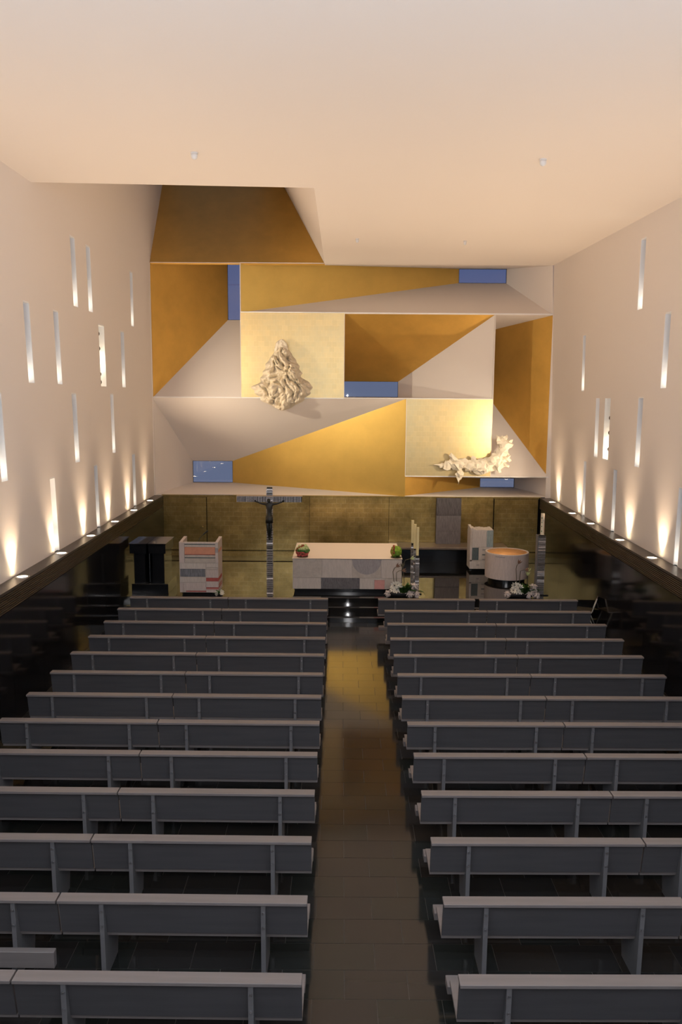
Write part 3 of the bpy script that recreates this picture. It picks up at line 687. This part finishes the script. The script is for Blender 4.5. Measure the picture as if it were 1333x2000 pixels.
# ------------------------------------------------------------------ flowers
def blossom(parent, c, r, npet, m, eye=None, face=(0, -1, .3), cup=.25):
    f = Vector(face).normalized(); q = f.to_track_quat('Z', 'Y'); bm = bm_()
    for i in range(npet):
        a = 2*PI*i/npet + R.uniform(-.1, .1)
        pts = [(0.12, 0, .02), (.55, -.24, cup*.5), (1.0, -.10, cup+R.uniform(-.1, .15)), (1.0, .10, cup), (.55, .24, cup*.5)]
        vs = []
        for px, py, pz in pts:
            v = Vector((px*math.cos(a)-py*math.sin(a), px*math.sin(a)+py*math.cos(a), pz))*r; vs.append(bm.verts.new(q @ v + Vector(c)))
        bm.faces.new(vs)
    g = bmesh.ops.solidify(bm, geom=bm.faces[:], thickness=.004)
    o = obj('blossom', bm, m, parent)
    if eye:
        b2 = bm_(); ball(b2, Vector(c)+f*r*.12, r*.17, 1); obj('blossom_eye', b2, eye, o)
def shaggy(parent, c, r, m, name='blossom', n=42):
    bm = bm_(); ball(bm, c, r*.55, 2)
    for i in range(n):
        d = Vector((R.gauss(0, 1), R.gauss(0, 1), R.gauss(0, 1)-.3)).normalized(); p = Vector(c)
        tube(bm, [p+d*r*.4, p+d*r*.75+Vector((0, 0, -.1*r)), p+d*r+Vector((0, 0, -.25*r))], [r*.14, r*.12, r*.03], 4)
    obj(name, bm, m, parent)
def leaf(parent, p, d, ln, wd, m, curl=.3):
    d = Vector(d).normalized(); s = d.cross(Vector((0, 0, 1))).normalized(); up = s.cross(d); bm = bm_(); prev = None
    for i in range(6):
        t = i/5; w = wd*math.sin(PI*min(.97, .12+t*.85)); c = Vector(p)+d*ln*t+up*(curl*ln*(t-t*t)*1.2) - Vector((0, 0, curl*ln*t*t*.6))
        cur = [bm.verts.new(c-s*w), bm.verts.new(c+up*.15*w), bm.verts.new(c+s*w)]
        if prev: bm.faces.new((prev[0], prev[1], cur[1], cur[0])); bm.faces.new((prev[1], prev[2], cur[2], cur[1]))
        prev = cur
    bmesh.ops.solidify(bm, geom=bm.faces[:], thickness=.003)
    obj('leaf', bm, m, parent, smooth=True)
def stalk(parent, pts, tip):
    bm = bm_(); tube(bm, pts, [.009]*(len(pts)-1)+[.006], 6); o = obj('stem', bm, STEM, parent)
    p = Vector(pts[-1]); d = (p-Vector(pts[-2])).normalized()
    bm = bm_()
    for a in (-.5, 0, .5):
        dd = Matrix.Rotation(a, 3, 'Y') @ d; tube(bm, [p, p+dd*.06, p+dd*.12], [.014, .02, .004], 5)
    obj('stem_tip', bm, tip, o)
def arrangement(label, loc, flip, stalks):
    t = thing('flower_arrangement', label, 'flowers', loc)
    bm = bm_(); lathe(bm, (0, 0, 0), [(.18, 0), (.24, .03), (.26, .10), (.25, .12), (.20, .12)], 28); bmesh.ops.scale(bm, vec=(1.5, .5, 1), verts=bm.verts); obj('bowl', bm, POT, t, smooth=True)
    f = flip
    for dx, dz, r in ((-.18, .34, .115), (-.06, .30, .11), (-.13, .22, .11), (-.02, .21, .10), (-.22, .23, .10), (-.10, .36, .08), (-.16, .26, .09), (-.04, .26, .08)):
        blossom(t, (dx*f, -.10+R.uniform(-.05, .05), dz), r, 9, PETAL, EYE, (R.uniform(-.4, .4), -1, R.uniform(.1, .6)))
    shaggy(t, (-.37*f, -.12, .14), .10, PETALP); shaggy(t, (.22*f, -.14, .16), .13, PETALP); shaggy(t, (.34*f, -.02, .30), .14, PETALP); shaggy(t, (.42*f, -.10, .11), .10, PETALP)
    for k in range(18): leaf(t, (R.uniform(-.1, .22)*f, -.05, .14), (R.uniform(-.9, .9)*f, R.uniform(-.5, .2), R.uniform(.3, 1)), R.uniform(.24, .40), .065, LEAFG)
    for k in range(8): leaf(t, (R.uniform(0, .2)*f, -.16, .14), (R.uniform(-.5, .6)*f, -.5, R.uniform(.7, 1.2)), .26, .07, LEAFG)
    for k in range(5): leaf(t, (.12*f, -.10, .22), (R.uniform(-.2, .8)*f, -.3, R.uniform(.5, 1)), .24, .05, LEAFL)
    for k in range(7): leaf(t, (.40*f, 0, .10), (R.uniform(.3, 1)*f, R.uniform(-.6, .2), R.uniform(-.1, .6)), .28, .014, LEAFG, .5)
    for s in stalks: stalk(t, *s)
    return t
arrangement('white flower arrangement with curling brown stems in front of the altar corner', (1.635, 21.61, PLAT), 1,
    [([(-.20, -.05, .12), (-.20, -.05, .45), (-.23, -.06, .70), (-.19, -.07, .80), (-.14, -.08, .84)], DRY), ([(-.13, -.05, .12), (-.13, -.05, .50), (-.13, -.06, .68), (-.06, -.08, .73), (.02, -.09, .74)], DRY),
     ([(.0, -.03, .12), (.02, -.03, .45), (.01, -.04, .74), (.02, -.04, .82)], STEM), ([(.05, -.03, .12), (.08, -.04, .40), (.04, -.04, .85), (.10, -.05, 1.02), (.24, -.06, 1.06)], PALEG)])
arrangement('white flower arrangement with brown stems in front of the round font', (4.86, 21.61, PLAT), 1,
    [([(-.12, -.05, .12), (-.13, -.05, .55), (-.15, -.06, .80), (-.14, -.07, .88), (-.10, -.08, .95)], DRY), ([(-.04, -.05, .12), (-.04, -.05, .55), (-.03, -.06, .74), (.03, -.08, .77), (.09, -.09, .78)], DRY),
     ([(.14, -.03, .12), (.16, -.03, .45), (.17, -.04, .62)], PALEG), ([(.15, -.03, .12), (.18, -.03, .5), (.19, -.04, .72)], PALEG)])
t = thing('flower_arrangement', 'small white and green flower arrangement at the foot of the reading desk', 'flowers', (-3.27, 21.48, PLAT))
bm = bm_(); lathe(bm, (0, 0, 0), [(.07, 0), (.10, .05), (.10, .07), (.07, .07)], 16); obj('bowl', bm, POT, t)
for k in range(9): blossom(t, (R.uniform(-.09, .12), R.uniform(-.1, .0), R.uniform(.08, .2)), .045, 6, PETAL, None, (R.uniform(-.5, .5), -1, .6))
for k in range(16): leaf(t, (R.uniform(-.05, .05), 0, .06), (R.uniform(-1, 1), R.uniform(-1, .4), R.uniform(.2, 1)), R.uniform(.12, .2), .035, LEAFG)

def flower_ball(label, x, y, kind):
    t = thing('flower_dome', label, 'flowers', (x, y, ZT))
    bm = bm_(); lathe(bm, (0, 0, 0), [(.12, 0), (.15, .01), (.15, .02), (.12, .02)], 20); obj('dish', bm, STEM, t)
    if kind == 'layered':
        layers = [(.135, .19, .05, PINKF, 46), (.165, .19, .10, PINKF, 46), (.175, .155, .135, LEAFG, 40), (.155, .10, .175, PALEG, 40), (.10, .06, .215, PALEG, 30)]
        bm = bm_(); ball(bm, (0, 0, .13), .14, 2, (1, .9, .85)); obj('moss_core', bm, LEAFG, t)
        for r, _, z, m, n in layers:
            bm = bm_()
            for i in range(n):
                a = 2*PI*i/n; rr = r*R.uniform(.85, 1.05); ball(bm, (rr*math.cos(a), rr*.9*math.sin(a), z+R.uniform(-.015, .02)), R.uniform(.022, .034), 1)
            obj('petal_layer', bm, m, t)
        for ch in list(t.children)[1:]: ch.scale = (1, 1, 1.35)
        bm = bm_()
        for i in range(26):
            u = i/25; ball(bm, (-.155+.17*u+R.uniform(-.01, .01), -.06-.03*math.sin(PI*u), .20+.13*u**.7+R.uniform(-.01, .01)), .03, 1)
        obj('petal_crest', bm, REDF, t)
    else:
        bm = bm_(); ball(bm, (0, 0, .17), .16, 3)
        for v in bm.verts: v.co += (v.co-Vector((0, 0, .17))).normalized()*(.014*noise.noise(v.co*22)+.008*noise.noise(v.co*50))
        obj('moss_ball', bm, mat('lime_moss', (.20, .34, .03), .8, noise_s=18, noise_amt=.5), t)
        bm = bm_()
        for i in range(60):
            a = R.uniform(.25*PI, 1.0*PI); r = R.uniform(.125, .175); ball(bm, (-.055-.025*R.random(), 0+r*math.cos(a)*.9, .17+r*math.sin(a)*R.choice((-.4, 1))), R.uniform(.018, .028), 1)
        obj('petal_layer', bm, REDF, t)
        bm = bm_()
        for i in range(60):
            a = R.uniform(0, 2*PI); r = R.uniform(.03, .13); ball(bm, (-.105-.05*(1-r/.13)*R.random(), r*math.cos(a), .17+r*math.sin(a)), R.uniform(.018, .03), 1)
        obj('petal_side', bm, mat('ochre_petal', (.36, .26, .04), .7, noise_s=30, noise_amt=.3), t)
        for k in range(8): leaf(t, (0, -.08, .06), (R.uniform(-1, 1), -1, R.uniform(.1, .4)), .14, .03, LEAFG)
flower_ball('layered dome of pink and pale green flowers on the left end of the altar', -1.05, 22.20, 'layered')
flower_ball('lime green mossy flower ball on the right end of the altar', 1.53, 22.20, 'moss')

# ------------------------------------------------------------------ chair at the right, behind the first pews
t = thing('metal_chair', 'dark chair with chrome tube frame beside the first right pew', 'chair', (6.15, 20.02, 0), math.radians(70))
bm = bm_(); prism(bm, [(-.2, .44), (.2, .45), (.2, .475), (-.2, .465)], -.2, .2); obj('seat', bm, BRONZE, t, bevel=.004)
bm = bm_(); prism(bm, [(-.235, .60), (-.215, .60), (-.27, .80), (-.29, .80)], -.19, .19); obj('backrest', bm, mat('dark_brown_panel', (.05, .03, .025), .4), t, bevel=.004)
for s in (-1, 1):
    bm = bm_(); tube(bm, [(s*.21, -.28, .80), (s*.21, -.22, .60), (s*.21, -.17, .45), (s*.21, .20, .44), (s*.21, .23, 0)], .012, 8); obj('frame_tube', bm, CHROME, t, smooth=True)
    bm = bm_(); tube(bm, [(s*.20, -.05, .44), (s*.20, -.25, 0)], .011, 8); obj('leg', bm, CHROME, t, smooth=True)

# ------------------------------------------------------------------ little white fittings on the ceiling
for (x, y, r, lab) in ((-2.56, 14.75, .07, 'small white dome fitting on the left part of the ceiling'), (3.40, 14.64, .07, 'small white dome fitting on the right part of the ceiling'),
                       (.38, 22.55, .05, 'tiny white ceiling fitting right of the golden shaft'), (3.27, 22.72, .05, 'tiny white ceiling fitting nearest to the right wall')):
    z = cz_(x, y)
    t = thing('ceiling_fitting', lab, 'ceiling fitting', (x, y, z), 0)
    bm = bm_(); cyl(bm, (0, 0, .0), (0, 0, -.02), r*.9, n=20); obj('base', bm, WHITEP, t)
    if y > 20: light('chancel_fill', 'SPOT', (0, 0, -.14), (.0, .55, -2), 420, (1, .80, .55), t, spot_size=math.radians(75), spot_blend=.8, shadow_soft_size=.05)  # light added below the fitting to brighten the chancel
    bm = bm_(); lathe(bm, (0, 0, -.02), [(r*.8, 0), (r*.85, -.03), (r*.7, -.07), (r*.35, -.09), (.005, -.095)], 20); o = obj('dome', bm, WHITEP, t, smooth=True)

# ------------------------------------------------------------------ the two modelled plaster sculptures
def ridged(p, oct=4):
    v, a, f = 0, 1, 1
    for _ in range(oct): v += a*(1-abs(noise.noise(p*f))*2); a *= .5; f *= 2.05
    return v
def remesh(name, bm, m, voxel, parent, disp, loc):
    bmesh.ops.recalc_face_normals(bm, faces=bm.faces)
    me = bpy.data.meshes.new(name); bm.to_mesh(me); bm.free(); o = link(name, me)
    md = o.modifiers.new('r', 'REMESH'); md.mode = 'VOXEL'; md.voxel_size = voxel
    dg = bpy.context.evaluated_depsgraph_get(); m2 = bpy.data.meshes.new_from_object(o.evaluated_get(dg)); o.modifiers.clear(); o.data = m2
    b2 = bm_(); b2.from_mesh(m2); b2.normal_update(); new = []
    for v in b2.verts: new.append(v.co + v.normal*disp(v.co))
    for v, c in zip(b2.verts, new): v.co = c
    b2.to_mesh(m2); b2.free(); m2.materials.clear(); m2.materials.append(m)
    for p in m2.polygons: p.use_smooth = True
    o.parent = parent; o.location = loc; return o
def facet(o, ratio):                                   # crisp crumpled facets
    md = o.modifiers.new('d', 'DECIMATE'); md.ratio = ratio
    dg = bpy.context.evaluated_depsgraph_get(); m2 = bpy.data.meshes.new_from_object(o.evaluated_get(dg)); o.modifiers.clear(); o.data = m2
    for p in m2.polygons: p.use_smooth = False
def fold_disp(amp, s, warp, seed):
    sd = Vector((seed, seed*1.7, -seed))
    def f(c):
        p = c*s + sd; w = Vector((noise.noise(p*.7), noise.noise(p*.7+Vector((9, 0, 0))), noise.noise(p*.7+Vector((0, 9, 0)))))*warp
        return amp*(ridged(p + w, 3)-.75)
    return f
# figure under a veil: a diamond of crumpled cloth
L = (-1.95, YF-.03, 5.45)
sc1 = thing('veiled_figure_relief', 'cream plaster relief of a veiled figure in crumpled drapery on upper gold panel', 'sculpture', L)
def half_w(z):                                        # outline of the cloth, as half width over height
    prof = [(-.21, .02), (-.12, .28), (.08, .58), (.28, .82), (.50, 1.00), (.64, .94), (.78, .74), (1.1, .60), (1.4, .45), (1.6, .31), (1.80, .16)]
    for (a, wa), (b, wb_) in zip(prof, prof[1:]):
        if a <= z <= b: return wa + (wb_-wa)*(z-a)/(b-a)
    return .05
def crease(p): return min(1, abs(noise.noise(p))*2.1)
bm = bm_(); NU, NV = 150, 190; grid = []
for j in range(NV+1):
    z = -.205 + 2.0*j/NV; hw = half_w(z)*(1+.16*noise.noise(Vector((0, z*6, 3)))) + .01; row = []
    for i in range(NU+1):
        u = -1 + 2*i/NU; hw2 = half_w(z)*(1+.30*noise.noise(Vector((9 if u > 0 else 0, z*5, 3)))) + .01; x = u*hw2
        th = math.atan2(x, 2.4-z); rr = math.hypot(x, 2.4-z)
        base = .26*max(0, 1-u*u)**.55*min(1, .35+hw*1.0)
        w1 = Vector((noise.noise(Vector((x*1.6, z*1.6, 1))), noise.noise(Vector((x*1.6, z*1.6, 7))), 0))
        f = .36*crease(Vector((th*6.0 + w1.x*1.6, rr*1.0 + w1.y*1.4, 2.2)))           # long falling folds
        f += .32*crease(Vector((x*2.0 + w1.y*2.0 + z*.8, z*2.2 + w1.x*2.0, 5.1)))       # swags across them
        f += .17*crease(Vector((x*4.6+w1.x*3 - z, z*4.6+w1.y*3 + x*1.5, 8.4))) + .05*crease(Vector((x*11, z*11, 1.4)))
        edge = max(0, 1-abs(u)**6)
        row.append(bm.verts.new((x, .02 - (base + f*edge)*(.25+.75*edge), z)))
    grid.append(row)
for j in range(NV):
    for i in range(NU): bm.faces.new((grid[j][i], grid[j][i+1], grid[j+1][i+1], grid[j+1][i]))
rim = [r[0] for r in grid] + grid[-1][1:-1] + [r[-1] for r in grid[::-1]] + grid[0][-2:0:-1]
back = [bm.verts.new((v.co.x, .028, v.co.z)) for v in rim]
for k in range(len(rim)): bm.faces.new((rim[k], rim[(k+1) % len(rim)], back[(k+1) % len(rim)], back[k]))
obj('drapery', bm, PLASTERCLAY, sc1, smooth=True)
bm = bm_()                                             # bowed veiled head with a face in the shadow of the cloth
ball(bm, (.0, -.32, 1.87), .155, 3, (.88, 1, 1.2)); ball(bm, (.03, -.43, 1.82), .10, 3, (.85, .7, 1.25))
tube(bm, [(.03, -.505, 1.86), (.035, -.535, 1.815), (.035, -.51, 1.795)], [.012, .022, .018], 8)
for s in (-1, 1): ball(bm, (.03+s*.04, -.495, 1.875), .017, 2, (1.3, .6, .6))
ball(bm, (.035, -.495, 1.755), .022, 2, (1.5, .6, .5)); ball(bm, (.035, -.48, 1.71), .03, 2)
for s, x in ((-1, -.15), (1, .14)):
    tube(bm, [(.0, -.36, 2.06), (x*.8, -.40, 1.95), (x*1.1, -.39, 1.77), (x*1.2, -.32, 1.55)], [.05, .055, .06, .05], 8)
h = fold_disp(.018, 7, .8, 9.3)
remesh('veiled_head', bm, PLASTERCLAY, .016, sc1, h, (0, .03, -.02))
# reclining crumpled drapery
L = (4.28, YF-.04, 3.22)
sc2 = thing('reclining_figure_relief', 'cream plaster relief like a reclining figure of crumpled cloth on lower gold panel', 'sculpture', L)
bm = bm_()
path = [(-.98, .18, .05), (-.72, .22, .12), (-.45, .22, .17), (-.2, .22, .19), (.05, .20, .20), (.32, .16, .22), (.58, .20, .24), (.82, .30, .22), (1.02, .46, .19)]
for (x, z, r) in path:
    for k in range(3): ball(bm, (x+R.uniform(-.08, .08), -.16+R.uniform(-.08, .04), z+.08+R.uniform(-.06, .06)), r*R.uniform(.75, 1.1), 2, (1.1, .8, .9))
for c, r in (((.98, -.26, .72), .20), ((1.05, -.28, .90), .17), ((1.12, -.26, 1.02), .13), ((.92, -.26, 1.0), .12), ((.80, -.22, .55), .17), ((-.38, -.25, -.02), .12), ((-.36, -.27, -.14), .09), ((.66, -.3, .42), .14)): ball(bm, c, r, 2)
for p, q, r in (((-.38, -.25, .0), (-.44, -.36, -.40), .05), ((-.9, -.16, .27), (-1.30, -.2, .27), .03), ((-.55, -.2, .40), (-.68, -.26, .66), .07), ((.10, -.2, .4), (.03, -.26, .56), .06),
                ((.9, -.26, 1.05), (.80, -.3, 1.22), .06), ((1.08, -.26, 1.1), (1.14, -.3, 1.30), .045), ((1.16, -.26, 1.0), (1.32, -.3, 1.12), .05), ((1.18, -.26, .92), (1.36, -.28, .98), .045), ((1.0, -.26, 1.1), (.98, -.3, 1.26), .05),
                ((1.0, -.25, .5), (1.32, -.28, .42), .05), ((.95, -.25, .36), (1.22, -.3, .25), .05), ((.78, -.25, .22), (.96, -.3, .06), .05), ((1.0, -.3, .45), (1.26, -.34, .60), .04), ((.5, -.3, .2), (.42, -.34, .02), .06)):
    tube(bm, [p, Vector(p).lerp(Vector(q), .55)+Vector((0, -.02, .02)), q], [r*1.4, r, r*.4], 6)
for i in range(26):
    x = R.uniform(-.85, 1.0); z = .22 + max(0, x-.6)*.9 + R.uniform(-.08, .1); a = R.uniform(-.9, .9)+.5; l = R.uniform(.16, .34); d = Vector((math.sin(a), 0, math.cos(a))); c = Vector((x, -.34, z))
    tube(bm, [c-d*l*.5+Vector((0, .12, 0)), c, c+d*l*.5+Vector((0, .12, 0))], [.02, .05, .02], 6)
f3 = fold_disp(.055, 3.6, 1.1, 1.7); f4 = fold_disp(.010, 8.0, .9, 7.2)
o = remesh('drapery', bm, PLASTERCLAY, .02, sc2, lambda c: f3(c)+f4(c), (0, 0, 0))
facet(o, .035)
